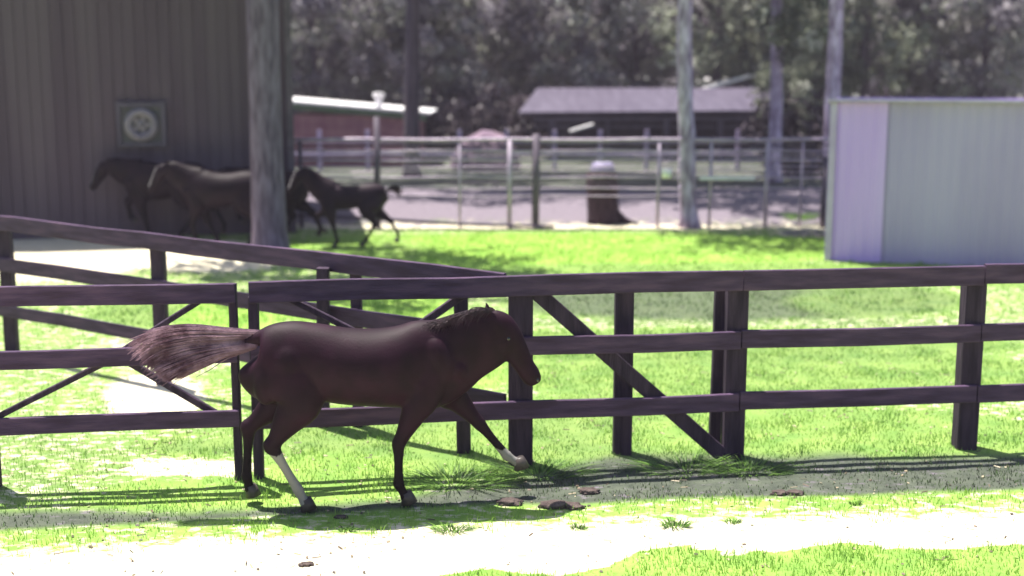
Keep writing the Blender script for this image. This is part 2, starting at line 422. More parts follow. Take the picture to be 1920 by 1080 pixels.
def hair(name, roots, m, parent, n=90, wd=.007, jitter=.02, seg=7, rng=None):
    """roots: list of polylines (control paths); strands interpolate between neighbouring paths"""
    rng = rng or random
    vs, fs = [], []
    for k in range(n):
        f = rng.random() * (len(roots) - 1); i = int(f); u = f - i
        A_, B_ = roots[i], roots[min(i+1, len(roots)-1)]
        path = [Vector(a).lerp(Vector(b), u) for a, b in zip(A_, B_)]
        path = [Vector(q) for q in catmull([tuple(p) for p in path], 3)]
        cut = rng.uniform(.7, 1.0); path = path[:max(4, int(len(path) * cut))]
        ox, oy, oz = [rng.gauss(0, jitter) for _ in range(3)]; N = len(path)
        base = len(vs)
        for j, p in enumerate(path):
            q = j / (N - 1); sp_ = .25 + q * 1.4
            p = p + Vector((ox, oy, oz)) * sp_
            ww = wd * (1 - q * .75)
            vs.append((p.x, p.y - ww * .5, p.z - ww)); vs.append((p.x, p.y + ww * .5, p.z + ww))
        for j in range(N - 1):
            fs.append((base + 2*j, base + 2*j + 1, base + 2*j + 3, base + 2*j + 2))
    me = bpy.data.meshes.new(name); me.from_pydata(vs, [], fs)
    for p in me.polygons: p.use_smooth = True
    return link(name, me, m, parent)

def make_horse(name, label, cat, torso, neck, head, legs, coat, tailpaths, manepaths, hairm, loc, rz, scale=1, voxel=.014, tailm=None, ntail=420, blaze=False, group=None, dock=None, bulges=()):
    t = thing(name, label, cat, loc, rz, group); t.scale = (scale,) * 3
    bm = bmesh.new()
    oval(bm, torso, 56); oval(bm, neck, 40); oval(bm, head, 32)
    for e in bulges:
        ov = bmesh.ops.create_uvsphere(bm, u_segments=20, v_segments=12, radius=1)['verts']
        bmesh.ops.transform(bm, matrix=Matrix.Translation((e[0], e[2], e[1])) @ Matrix.Rotation(-e[6], 4, 'Y') @ Matrix.Diagonal((e[3], e[5], e[4], 1)), verts=ov)
    for lg in legs:
        oval(bm, lg['st'], 24)
    # ears
    hx, hz = head[0][0], head[0][1]
    dx, dz = head[-1][0] - hx, head[-1][1] - hz; q = math.hypot(dx, dz); dx /= q; dz /= q
    for s in (-1, 1):
        tube(bm, [(hx + .02 * dx * 0, s * .045, hz + .03), (hx - .01, s * .06, hz + .09), (hx - .02, s * .062, hz + .125)], [(.03, .02), (.026, .016), (.006, .005)], 8)
    if dock: oval(bm, dock, 12)
    me = remeshed(bm, voxel, 14)
    ca = me.color_attributes.new('zone', 'FLOAT_COLOR', 'POINT'); buf = []
    socks = [lg for lg in legs if lg.get('sock')]
    for v in me.vertices:
        c = v.co; r_ = g_ = 0.0
        r_ = 1 - sm(.42, .72, c.z)
        for lg in socks:
            z0 = lg['sock']
            d = min(((c.x - s[0])**2 + (c.z - s[1])**2 + (c.y - s[4])**2) ** .5 for s in lg['dense'])
            if d < .085 and c.z < z0 + .03 * noise.noise(c * 12): g_ = lg.get('amt', .9)
        if blaze:
            d = abs(c.y); along = (c.x - hx) * dx + (c.z - hz) * dz; across = (c.x - hx) * dz * -1 + (c.z - hz) * dx
            if .12 < along < .5 and d < .03 and across > .03: g_ = .8
        buf += [r_, g_, 0, 1]
    ca.data.foreach_set('color', buf)
    body = link('body', me, coat, t)
    for lg in legs:   # hooves
        s = lg['st'][-1]; dirx = lg.get('hoofdir', (1, 0)); a = math.atan2(dirx[1], dirx[0])
        hb = bmesh.new()
        tube(hb, [(-.005, 0, .05), (.012, 0, .01), (.028, 0, -.04)], [(.046, .044), (.056, .052), (.068, .060)], 14)
        bmesh.ops.transform(hb, matrix=Matrix.Translation((s[0], s[4], s[1])) @ Matrix.Rotation(-a, 4, 'Y'), verts=hb.verts)
        bmobj('hoof', hb, M['hoof'], t, True)
    # eyes, nostrils
    mx_, mz_ = head[-2][0], head[-2][1]
    for s in (-1, 1):
        nb = bmesh.new(); bmesh.ops.create_uvsphere(nb, u_segments=10, v_segments=8, radius=1)
        bmesh.ops.transform(nb, matrix=Matrix.Translation((mx_ - dz * .03, s * (head[-2][3] * .86), mz_ + dx * .03)) @ Matrix.Diagonal((.012, .008, .02, 1)), verts=nb.verts)
        bmobj('nostril', nb, M['eye'], t, True)
    ex = hx + dx * .22 - dz * .0; ez = hz + dz * .22
    px_, pz_ = (-dz, dx) if dx > 0 else (dz, -dx)
    for s in (-1, 1):
        eb = bmesh.new(); bmesh.ops.create_uvsphere(eb, u_segments=12, v_segments=8, radius=.02)
        bmesh.ops.translate(eb, verts=eb.verts, vec=(ex + px_ * .035, s * .078, ez + pz_ * .035))
        bmobj('eye', eb, M['eye'], t, True)
    hair('tail', tailpaths, tailm or hairm, t, ntail, .007, .02)
    hair('mane', manepaths, hairm, t, 380, .006, .012)
    return t
def dense(st):
    return catmull(st, 4)
def leg(j, kind, y, sock=None, hoofdir=(1, 0), amt=.9, k=1.0):
    """j: joint list (x,z): fore = shoulder, elbow, knee, fetlock, hoof; hind = hip, stifle, hock, fetlock, hoof"""
    if kind == 'fore':
        (a, b_, c, d, e) = j
        mid = lambda p, q, u: (p[0] + (q[0]-p[0])*u, p[1] + (q[1]-p[1])*u)
        f1 = mid(b_, c, .35); cn = mid(c, d, .5); c2 = mid(c, d, .15)
        st = [(*a, .16, .085), (*b_, .13, .10), (*f1, .09, .075), (*mid(b_, c, .8), .054, .05), (*c, .050, .046), (*c2, .041, .037), (*cn, .033, .029), (*mid(c, d, .9), .036, .032), (*d, .042, .039), (*mid(d, e, .5), .030, .032), (*e, .042, .042)]
    else:
        (a, b_, c, d, e) = j
        mid = lambda p, q, u: (p[0] + (q[0]-p[0])*u, p[1] + (q[1]-p[1])*u)
        st = [(*a, .19, .09), (*mid(a, b_, .5), .22, .12), (*b_, .155, .11), (*mid(b_, c, .45), .10, .08), (*mid(b_, c, .85), .056, .05), (*c, .060, .048), (*mid(c, d, .15), .042, .038), (*mid(c, d, .5), .031, .028), (*mid(c, d, .9), .034, .032), (*d, .040, .037), (*mid(d, e, .5), .031, .033), (*e, .042, .042)]
    st = [(s[0], s[1], s[2]*k, s[3]*k, y if i > 1 else y * .8) for i, s in enumerate(st)]
    return dict(st=st, dense=dense(st), sock=sock, hoofdir=hoofdir, amt=amt)

coat_bay = coat_mat('bay_coat', (.015, .003, .0095), (.006, .0016, .0045), (.42, .40, .38))
coat_dark = coat_mat('dark_coat', (.010, .0045, .009), (.005, .003, .006), (.6, .58, .6))
for m_ in (coat_dark,):
    bb = m_.node_tree.nodes['Principled BSDF']; bb.inputs['Roughness'].default_value = .6; bb.inputs['Specular IOR Level'].default_value = .12
coat_foal = coat_mat('foal_coat', (.016, .007, .014), (.009, .005, .009), (.6, .58, .6))
M['tail_red'] = mat('tail_hair', (.08, .03, .045), (.34, .20, .25), 7, .55, .3, (1, 1, 1), 60)

# --- front horse: trotting right in front of the fence (local x forward)
P = lambda px, py: ((px - 650) / 228.0, (945 - py) / 224.0)
def st(px, top, bot, lat, y=0.0):
    x, zt = P(px, top); _, zb = P(px, bot)
    return (x, (zt + zb) / 2, (zt - zb) / 2, lat, y)
torso = [st(479, 650, 690, .05), st(486, 632, 722, .13), st(503, 615, 745, .19), st(535, 600, 752, .215), st(572, 597, 750, .225), st(605, 603, 744, .245), st(650, 611, 752, .275), st(710, 614, 758, .285), st(755, 609, 761, .255), st(790, 600, 766, .21), st(822, 602, 766, .18), st(848, 616, 756, .15), st(868, 640, 735, .11), st(876, 660, 712, .05)]
def npt(a, b, lat):      # neck station from crest pixel a to throat pixel b
    (x0, z0), (x1, z1) = P(*a), P(*b); return ((x0+x1)/2, (z0+z1)/2, math.hypot(x1-x0, z1-z0)/2, lat, 0.0)
neck = [npt((770, 613), (845, 757), .165), npt((805, 602), (878, 736), .145), npt((842, 592), (902, 714), .125), npt((876, 583), (926, 698), .108), npt((904, 577), (945, 684), .095), npt((928, 581), (958, 662), .075)]
head = [(*P(920, 597), .085, .07, 0), (*P(938, 613), .130, .092, 0), (*P(955, 637), .130, .090, 0), (*P(971, 662), .108, .072, 0), (*P(986, 687), .086, .060, 0), (*P(998, 706), .084, .063, 0), (*P(1005, 718), .070, .056, 0), (*P(1008, 724), .045, .04, 0)]
legs = [
    leg([P(537, 655), P(553, 732), P(470, 800), P(463, 893), P(469, 922)], 'hind', .12, hoofdir=(1, -.1), k=1.25),
    leg([P(545, 655), P(570, 740), P(517, 820), P(562, 903), P(576, 932)], 'hind', -.13, sock=P(0, 835)[1], hoofdir=(1, -.1), amt=.6, k=1.25),
    leg([P(818, 670), P(793, 738), P(749, 824), P(748, 899), P(762, 927)], 'fore', -.12, hoofdir=(1, -.05), k=1.2),
    leg([P(838, 670), P(842, 735), P(905, 806), P(956, 868), P(979, 884)], 'fore', .12, sock=P(0, 852)[1], amt=.5, hoofdir=(1, -.05), k=1.15),
]
def tp(pts, y=0): return [(*[P(a, b)[0]], y, P(a, b)[1]) for a, b in pts]
tail = [tp([(508, 616), (440, 612), (370, 608), (300, 620), (262, 640)], 0), tp([(495, 630), (430, 634), (370, 636), (320, 648), (285, 676)], .03),
        tp([(492, 638), (430, 648), (380, 660), (335, 678), (312, 690)], -.03), tp([(490, 642), (435, 654), (400, 668), (360, 680), (330, 694)], 0)]
mane = [tp([(790, 606), (775, 614), (765, 628), (760, 640)], -.02), tp([(830, 597), (812, 606), (800, 620), (795, 640)], -.08), tp([(872, 585), (852, 592), (838, 604), (830, 628)], -.09), tp([(910, 577), (890, 581), (877, 596), (867, 618)], -.08), tp([(930, 580), (920, 581), (908, 592), (904, 606)], -.05)]
fa = math.atan2(fd.y, fd.x)
hb_ = gnd(650, 946)
make_horse('horse', 'dark bay horse trotting right in front of the fence, tail streaming, one pale hind sock', 'horse', torso, neck, head, legs, coat_bay, tail, mane, M['mane_dark'],
           (hb_.x, hb_.y, 0), fa * .7, 1, .0125, M['tail_red'], 2600, bulges=[q for s_ in (-1, 1) for q in ((*P(826, 668), s_ * .125, .12, .20, .085, .35), (*P(795, 715), s_ * .13, .13, .12, .085, 0), (*P(555, 672), s_ * .125, .19, .2, .12, .3), (*P(512, 700), s_ * .12, .11, .2, .10, -.1), (*P(950, 642), s_ * .055, .085, .095, .045, 0), (*P(862, 690), s_ * .07, .09, .11, .09, 0), (*P(1000, 706), s_ * .03, .035, .05, .035, 0))], dock=[(*P(530, 622), .09, .09, 0), (*P(500, 627), .07, .06, 0), (*P(482, 632), .045, .04, 0), (*P(470, 634), .025, .025, 0)])

# --- horses beyond, built in metres, facing local +x
def std_horse(name, label, loc, rz, scale, coat, poses, headdown=0.0, tailup=False, socks=(), thin=1.0, cat='horse'):
    T = [(-.80, 1.13, .08, .05), (-.74, 1.12, .22, .15), (-.6, 1.13, .30, .24), (-.4, 1.14, .32, .27), (-.15, 1.11, .31, .28), (.15, 1.09, .34, .29), (.4, 1.12, .36, .26), (.6, 1.14, .32, .2), (.72, 1.15, .22, .14), (.8, 1.15, .08, .05)]
    T = [(a, b if thin == 1 else b + .03, c * (.82 if thin < 1 else 1), d * thin, 0) for a, b, c, d in T]
    nz_ = .62 - headdown
    N = [(.50, 1.22, .32, .2, 0), (.70, 1.36 - headdown * .3, .27, .15, 0), (.86, 1.52 - headdown * .6, .22, .12, 0), (.98, 1.66 - headdown * .85, .17, .10, 0), (1.06, 1.74 - headdown, .09, .06, 0)]
    hx, hz = 1.06, 1.74 - headdown
    Hd = [(hx, hz, .08, .06, 0), (hx + .08, hz - .09, .13, .095, 0), (hx + .17, hz - .22, .11, .08, 0), (hx + .25, hz - .35, .082, .06, 0), (hx + .31, hz - .45, .07, .055, 0), (hx + .34, hz - .50, .04, .04, 0)]
    LG = []
    for i, (kind, y, j) in enumerate(poses): LG.append(leg(j, kind, y, sock=.3 if i in socks else None, k=1.5 if thin == 1 else 1.25))
    if tailup: tl = [[(-.78, 0, 1.28), (-.92, 0, 1.36), (-1.06, .0, 1.3), (-1.12, 0, 1.12)], [(-.78, 0, 1.24), (-.9, .03, 1.28), (-1.0, 0, 1.2), (-1.05, 0, 1.02)]]
    else: tl = [[(-.78, 0, 1.3), (-.95, 0, 1.25), (-1.05, 0, 1.0), (-1.1, 0, .7)], [(-.78, .0, 1.22), (-.88, .03, 1.1), (-.95, 0, .85), (-.98, 0, .6)]]
    hd = headdown
    mn = [[(.55, 0, 1.5), (.5, .06, 1.44), (.47, .1, 1.32)], [(.75, 0, 1.62 - hd * .4), (.70, .08, 1.54 - hd * .4), (.68, .11, 1.4 - hd * .4)], [(.92, 0, 1.76 - hd * .8), (.88, .08, 1.68 - hd * .8), (.87, .1, 1.5 - hd * .8)], [(1.06, 0, 1.84 - hd), (1.03, .05, 1.76 - hd), (1.02, .07, 1.66 - hd)]]
    return make_horse(name, label, cat, T, N, Hd, LG, coat, tl, mn, M['mane_dark'], loc, rz, scale, .018, None, 200, blaze=True, group='horses running loose near the barn')
hl = lambda a, b, c, d, e: [a, b, c, d, e]
walk = [('fore', .12, [(.55, 1.15), (.5, .85), (.6, .48), (.55, .16), (.6, .05)]), ('fore', -.12, [(.55, 1.15), (.46, .85), (.36, .48), (.2, .2), (.18, .08)]),
        ('hind', .13, [(-.5, 1.15), (-.38, .85), (-.62, .52), (-.5, .16), (-.44, .05)]), ('hind', -.13, [(-.5, 1.15), (-.44, .85), (-.82, .58), (-.95, .22), (-.95, .1)])]
trot = [('fore', .12, [(.55, 1.15), (.5, .86), (.42, .48), (.34, .15), (.4, .05)]), ('fore', -.12, [(.55, 1.15), (.5, .86), (.78, .72), (.72, .42), (.62, .36)]),
        ('hind', .13, [(-.5, 1.15), (-.32, .86), (-.5, .52), (-.3, .18), (-.22, .07)]), ('hind', -.13, [(-.5, 1.15), (-.44, .86), (-.86, .56), (-1.02, .26), (-1.0, .12)])]
g = gnd(425, 464)
std_horse('horse', 'dark brown horse facing left between the barn wall and the big tree trunk', (g.x, g.y, 0), R(184), 1.06, coat_dark, walk, headdown=.18)
g = gnd(305, 455)
std_horse('horse', 'leftmost dark horse by the barn wall, rump hidden behind the next head', (g.x, g.y + .5, 0), R(182), 1.12, coat_dark, trot, headdown=.3)
g = gnd(505, 452)
std_horse('horse', 'nearly black horse mostly hidden behind the big tree trunk', (g.x, g.y + .3, 0), R(176), 1.0, coat_dark, trot, headdown=.35)
g = gnd(662, 463)
std_horse('horse', 'slender dark foal with raised tail, facing left at right of the big trunk', (g.x, g.y, 0), R(186), .9, coat_foal, trot, headdown=.02, tailup=True, thin=.8, cat='foal')

# ---------------------------------------------------------------- barn, far left
c1 = gnd(546, 437); bx, by = c1.x, c1.y
t = thing('barn', 'tall dark barn wall of vertical boards filling the left side behind the horses', 'barn', (bx, by, 0), R(11))
bm = bmesh.new(); W_ = 17.0
k = 0.0
while k < W_:
    wd = .24; o = random.uniform(0, .012)
    box(bm, (-k - wd / 2, .06 - o, 3.1), (wd - .012, .05, 6.2))
    k += wd
box(bm, (-W_ / 2, .16, 3.1), (W_, .1, 6.18))
box(bm, (-.06, 4, 3.1), (.1, 7.8, 6.18)); box(bm, (-W_ / 2, 8, 3.1), (W_, .1, 6.18))
bmobj('wall', bm, M['barn'], t)
bm = bmesh.new(); box(bm, (.05, .0, 3.1), (.14, .14, 6.2), bev=.01); bmobj('corner_post', bm, M['pipedark'], t)
bm = bmesh.new()
for s in (0, 1):
    a = Matrix.Rotation((-1 if s else 1) * R(8), 4, 'X'); box(bm, (-W_ / 2, 1.9 + s * 4.2, 6.5), (W_ + .8, 4.4, .08), a)
bmobj('roof', bm, M['roofgrey'], t)
wc = at(266, 236, by - 1.15) - Vector((bx, by, 0)); wc = Vector((-math.hypot(wc.x, wc.y), 0, at(266, 236, by - 1.15).z))
wf = bmesh.new()
box(wf, (wc.x, -.05, wc.z + .42), (1.0, .1, .1)); box(wf, (wc.x, -.05, wc.z - .42), (1.0, .1, .08)); box(wf, (wc.x - .46, -.05, wc.z), (.08, .1, .76)); box(wf, (wc.x + .46, -.05, wc.z), (.08, .1, .76))
wfo = bmobj('window', wf, M['roofgrey'], t)
pb = bmesh.new(); box(pb, (wc.x, -.012, wc.z), (.84, .02, .76)); bmobj('pane', pb, M['glass'], wfo)
fb = bmesh.new()
tube(fb, [(wc.x + math.cos(a) * .27, -.07, wc.z + math.sin(a) * .27) for a in [math.pi * 2 * i / 24 for i in range(25)]], .09, 8, False)
for k in range(5):
    a = k * 2 * math.pi / 5; box(fb, (wc.x + math.cos(a) * .1, -.06, wc.z + math.sin(a) * .1), (.22, .015, .1), Matrix.Rotation(-a, 4, 'Y'))
bmesh.ops.create_uvsphere(fb, u_segments=10, v_segments=6, radius=.06, matrix=Matrix.Translation((wc.x, -.07, wc.z)))
bmobj('fan', fb, M['fan'], wfo)

# ---------------------------------------------------------------- shed, right
c1 = gnd(1546, 488); sx, sy = c1.x, c1.y; SH = 2.95; SW = 6.0
t = thing('metal_shed', 'pale lavender metal shed standing at the right edge behind the board fence', 'shed', (sx, sy, 0), R(-16))
def corr(x0, x1, z0, z1, y, m, nm, pitch=.11, amp=.012):
    vs, fs = [], []; i = 0; x = x0
    nS = int((x1 - x0) / (pitch / 6))
    for i in range(nS + 1):
        x = x0 + (x1 - x0) * i / nS; yy = y + amp * math.cos((x - x0) / pitch * 2 * math.pi)
        vs += [(x, yy, z0), (x, yy, z1)]
    for i in range(nS): fs.append((2*i, 2*i+2, 2*i+3, 2*i+1))
    me = bpy.data.meshes.new(nm); me.from_pydata(vs, [], fs)
    for p in me.polygons: p.use_smooth = True
    return link(nm, me, m, t)
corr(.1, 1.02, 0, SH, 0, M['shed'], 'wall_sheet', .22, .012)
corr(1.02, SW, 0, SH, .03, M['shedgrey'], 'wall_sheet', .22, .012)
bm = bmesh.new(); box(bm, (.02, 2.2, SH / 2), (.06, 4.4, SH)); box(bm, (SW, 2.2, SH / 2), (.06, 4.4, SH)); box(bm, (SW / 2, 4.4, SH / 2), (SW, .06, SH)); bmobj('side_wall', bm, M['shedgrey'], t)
bm = bmesh.new(); box(bm, (.06, -.03, SH / 2), (.12, .1, SH), bev=.01); bmobj('corner_post', bm, M['trim'], t)
bm = bmesh.new(); box(bm, (SW / 2, 2.15, SH - .10), (SW + .12, 4.6, .05), Matrix.Rotation(R(-3.5), 4, 'X')); bmobj('roof', bm, M['trim'], t)

# ---------------------------------------------------------------- pipe fence
pf = gnd(560, 427); pr = gnd(1550, 424); Yp = pf.y
t = thing('pipe_fence', 'grey metal pipe fence of many thin rails behind the green strip, from barn to shed', 'fence', (pf.x - .6, Yp, 0))
xl, xr_ = pf.x - .6, pr.x + .35
for py, r_, mm in ((262, .038, 'pipe'), (283, .026, 'pipe'), (301, .028, 'pipe'), (333, .026, 'pipe'), (353, .02, 'pipe'), (272, .02, 'pipedark'), (292, .016, 'pipe'), (313, .016, 'pipe'), (322, .016, 'pipe'), (367, .014, 'pipe'), (342, .018, 'pipedark')):
    z = at(960, py, Yp).z; bm = bmesh.new()
    nS = 14
    tube(bm, [((xr_ - xl) * i / nS, random.uniform(-.01, .01), z + .012 * math.sin(i * 1.7 + py)) for i in range(nS + 1)], r_, 8)
    bmobj('rail', bm, M[mm], t, True)
for px, r_, top, mm in ((565, .05, 1.98, 'pipedark'), (708, .07, 2.5, 'pipedark'), (862, .03, 1.95, 'pipe'), (955, .055, 1.98, 'pipe'), (1004, .085, 2.12, 'pipedark'), (1233, .04, 1.95, 'pipe'), (1330, .035, 1.95, 'pipe'), (1435, .05, 1.95, 'pipe'), (1500, .03, 1.95, 'pipe'), (1543, .07, 1.6, 'pipedark')):
    x = at(px, 400, Yp).x - xl; bm = bmesh.new()
    tube(bm, [(x, 0, -.05), (x + .01, 0, top)], r_, 10); bmobj('post', bm, M[mm], t, True)
bm = bmesh.new(); tube(bm, [(0, -.1, .32), (2.0, -.12, .24), (4.2, -.12, .10), (6.4, -.1, .04)], .035, 8); bmobj('low_rail', bm, M['pipedark'], t, True)
# brilliant painted rail length and hanging bucket
a = at(1312, 334, Yp - .15); b_ = at(1414, 334, Yp - .15); bm = bmesh.new(); beam(bm, (0, 0, 0), (b_.x - a.x, 0, 0), .24, .07)
o = bmobj('painted_plank', bm, M['white']); o.location = a; tag(o, 'short white plank fixed along the pipe fence right of the slender tree', 'plank')
def bucket(px, py, Y, r, h, lab):
    p = at(px, py, Y); t = thing('bucket', lab, 'bucket', p)
    bm = bmesh.new(); tube(bm, [(0, 0, -h / 2), (0, 0, h / 2), (0, 0, h / 2 - .01), (0, 0, -h / 2 + .03)], [r * .8, r, r * .92, r * .74], 16); bmobj('pail', bm, M['white'], t, True)
    bm = bmesh.new(); tube(bm, [(math.cos(a_) * r, 0, h / 2 + math.sin(a_) * r * 1.1) for a_ in [math.pi * i / 10 for i in range(11)]], .008, 6); bmobj('handle', bm, M['pipe'], t)
bucket(1250, 325, Yp - .22, .13, .2, 'small white bucket hanging on the pipe fence left of the slender tree')
# far white fence
Yf = gnd(900, 318).y
a = at(380, 300, Yf); b_ = at(1760, 300, Yf)
t = thing('white_fence', 'far white board fence beyond the arena, seen through the pipe fence', 'fence', (a.x, Yf, 0))
for z, h in ((1.05, .13), (.55, .12)):
    bm = bmesh.new(); beam(bm, (0, -.08, z), (b_.x - a.x, -.08, z), .04, h, .004, .006, 12); bmobj('rail', bm, M['trim'], t)
for px in (420, 510, 600, 690, 775, 862, 950, 1040, 1125, 1212, 1298, 1383, 1460, 1550, 1640, 1730):
    x = at(px, 300, Yf).x - a.x; bm = bmesh.new(); beam(bm, (x, 0, 0), (x, 0, 1.42), .14, .14, .01); bmobj('post', bm, M['trim'], t)
# earth mound
p = gnd(912, 322); p.y += 1.5
bm = bmesh.new(); bmesh.ops.create_icosphere(bm, subdivisions=4, radius=1)
for v in bm.verts:
    q = 1 + .12 * noise.noise(v.co * 1.6) + .05 * noise.noise(v.co * 5)
    v.co = Vector((v.co.x * 1.3 * q, v.co.y * 1.2 * q, max(-.1, v.co.z) * 1.38 * q * (1.0 - .12 * abs(v.co.x))))
o = bmobj('earth_mound', bm, M['mound'], None, True); o.location = (p.x, p.y, 0); tag(o, 'low rounded mound of pale pinkish earth beyond the pipe fence', 'mound')
# low brick building
Yb = gnd(660, 312).y
def L2(px, py, Y): q = at(px, py, Y); return q
a = L2(545, 200, Yb); b_ = L2(780, 212, Yb)
t = thing('brick_building', 'low reddish building with a flat white edged roof right of the barn', 'building', (a.x, Yb, 0))
wl = b_.x - a.x; top0 = a.z - .1; top1 = L2(780, 216, Yb).z
bm = bmesh.new(); box(bm, (wl / 2, 2.5, top1 / 2), (wl, 5, top1)); bmobj('wall', bm, M['brick'], t)
bm = bmesh.new(); beam(bm, (-.7, -.28, L2(515, 187, Yb).z), (wl + .5, -.28, L2(808, 212, Yb).z), .07, .10); beam(bm, (-.7, 2.4, L2(515, 187, Yb).z - .03), (wl + .5, 2.4, L2(808, 212, Yb).z - .03), 5.3, .06); bmobj('roof', bm, M['white'], t)
bm = bmesh.new(); beam(bm, (-.6, -.2, L2(515, 196, Yb).z), (wl + .4, -.2, L2(808, 221, Yb).z), .05, .2); bmobj('fascia', bm, M['fascia'], t)
vp = L2(708, 200, Yb); bm = bmesh.new(); x = vp.x - a.x
tube(bm, [(x, .5, vp.z - .1), (x, .5, vp.z + .36)], .13, 12); tube(bm, [(x, .5, vp.z + .34), (x, .5, vp.z + .5)], [.22, .2], 12); bmobj('roof_vent', bm, M['white'], t, True)
# open shed with two roofs
Ys = gnd(1200, 302).y
def sh(px, py, dy=0): q = at(px, py, Ys + dy); return q
o0 = sh(1010, 250)
t = thing('open_shed', 'long open fronted stable shed with grey roof and dark interior', 'shed', (o0.x, Ys, 0))
def l3(px, py, dy=0): q = sh(px, py, dy); return Vector((q.x - o0.x, dy, q.z))
def quad(bm, pts, th=.08):
    vs = [bm.verts.new(p) for p in pts]; f = bm.faces.new(vs)
    r = bmesh.ops.extrude_face_region(bm, geom=[f]); bmesh.ops.translate(bm, verts=[v for v in r['geom'] if isinstance(v, bmesh.types.BMVert)], vec=(0, 0, th))
bm = bmesh.new(); quad(bm, [l3(972, 214, -.6), l3(1468, 210, -.6), l3(1440, 168, 4), l3(1008, 168, 4)], .07); bmobj('roof', bm, M['roofgrey'], t)
bm = bmesh.new(); beam(bm, l3(1000, 224, -.1), l3(1450, 222, -.1), .1, .16); bmobj('header_beam', bm, M['roofgrey'], t)
bm = bmesh.new(); hgt_ = l3(1200, 205, 4).z; box(bm, (l3(1225, 200, 0).x, 4.2, hgt_ / 2), (9.4, .1, hgt_)); bmobj('back_wall', bm, M['shade'], t)
for px in (1035, 1140, 1250, 1350, 1450):
    x = l3(px, 230).x; bm = bmesh.new(); box(bm, (x, 0, l3(px, 224).z / 2), (.22 if px != 1140 else .12, .2, l3(px, 224).z)); bmobj('post', bm, M['roofgrey'], t)
bm = bmesh.new(); beam(bm, l3(1000, 238, .15), l3(1450, 238, .15), .05, .1); beam(bm, l3(1000, 262, .15), l3(1450, 262, .15), .05, .25); bmobj('stall_rail', bm, M['roofgrey'], t)
bm = bmesh.new(); beam(bm, l3(1068, 246, -.9), l3(1112, 233, -.9), .6, .08); bmobj('chute', bm, M['white'], t)
# gabled building behind it
Yg = Ys + 9
q0 = at(1300, 240, Yg)
t = thing('gabled_building', 'grey gabled building rising behind the open shed, bright sloping roof edge', 'building', (q0.x, Yg, 0))
def l4(px, py, dy=0): q = at(px, py, Yg + dy); return Vector((q.x - q0.x, dy, q.z))
bm = bmesh.new()
pts = [l4(1292, 176), l4(1448, 134), l4(1560, 172), l4(1560, 300), l4(1292, 300)]
for q in pts[3:]: q.z = 0
f = bm.faces.new([bm.verts.new(p) for p in pts]); r = bmesh.ops.extrude_face_region(bm, geom=[f]); bmesh.ops.translate(bm, verts=[v for v in r['geom'] if isinstance(v, bmesh.types.BMVert)], vec=(0, 8, 0))
bmobj('wall', bm, M['roofgrey'], t)
bm = bmesh.new(); d_ = Vector((0, 4, 0))
beam(bm, l4(1285, 176) + d_, l4(1448, 130) + d_, 8.8, .05); beam(bm, l4(1448, 130) + d_, l4(1568, 172) + d_, 8.8, .05); bmobj('roof', bm, M['white'], t)
bm = bmesh.new(); beam(bm, l4(1285, 175) + Vector((0, -.45, 0)), l4(1448, 129) + Vector((0, -.45, 0)), .9, .12); bmobj('bargeboard', bm, M['white'], t)
bm = bmesh.new(); box(bm, l4(1430, 150) + Vector((0, -.05, 0)), (.8, .06, .3)); bmobj('window', bm, M['glass'], t)

# ---------------------------------------------------------------- stump with tub
p = gnd(1132, 418)
t = thing('tree_stump', 'dark waist high tree stump in front of the pipe fence', 'stump', p)
bm = bmesh.new(); tube(bm, [(.03, 0, -.05), (.02, 0, .15), (-.02, 0, .45), (-.04, 0, .8), (-.06, 0, 1.16), (-.06, 0, 1.22)], [.42, .38, .37, .365, .35, .30], 22, True, .18); bmobj('trunk', bm, M['stump'], t, True)
for a_, l_ in ((-.2, .6),):
    bm = bmesh.new(); tube(bm, [(math.cos(a_) * .28, math.sin(a_) * .28, .22), (math.cos(a_) * .5, math.sin(a_) * .5, .06), (math.cos(a_) * (.5 + l_ * .5), math.sin(a_) * (.5 + l_ * .5), -.01)], [.12, .08, .03], 8)
    bmobj('root', bm, M['stump'], t, True)
q = p + Vector((-.04, .0, 1.23))
t = thing('feed_tub', 'pale lavender tub turned over on top of the tree stump', 'tub', q)
bm = bmesh.new(); tube(bm, [(0, 0, -.01), (0, 0, .03), (0, 0, .17), (0, 0, .2)], [.30, .29, .24, .16], 20); bmobj('tub_shell', bm, M['tub'], t, True)
bm = bmesh.new(); tube(bm, [(0, 0, .195), (0, 0, .21), (0, 0, .24)], [.08, .09, .09], 14); bmobj('cap', bm, M['tub'], t, True)

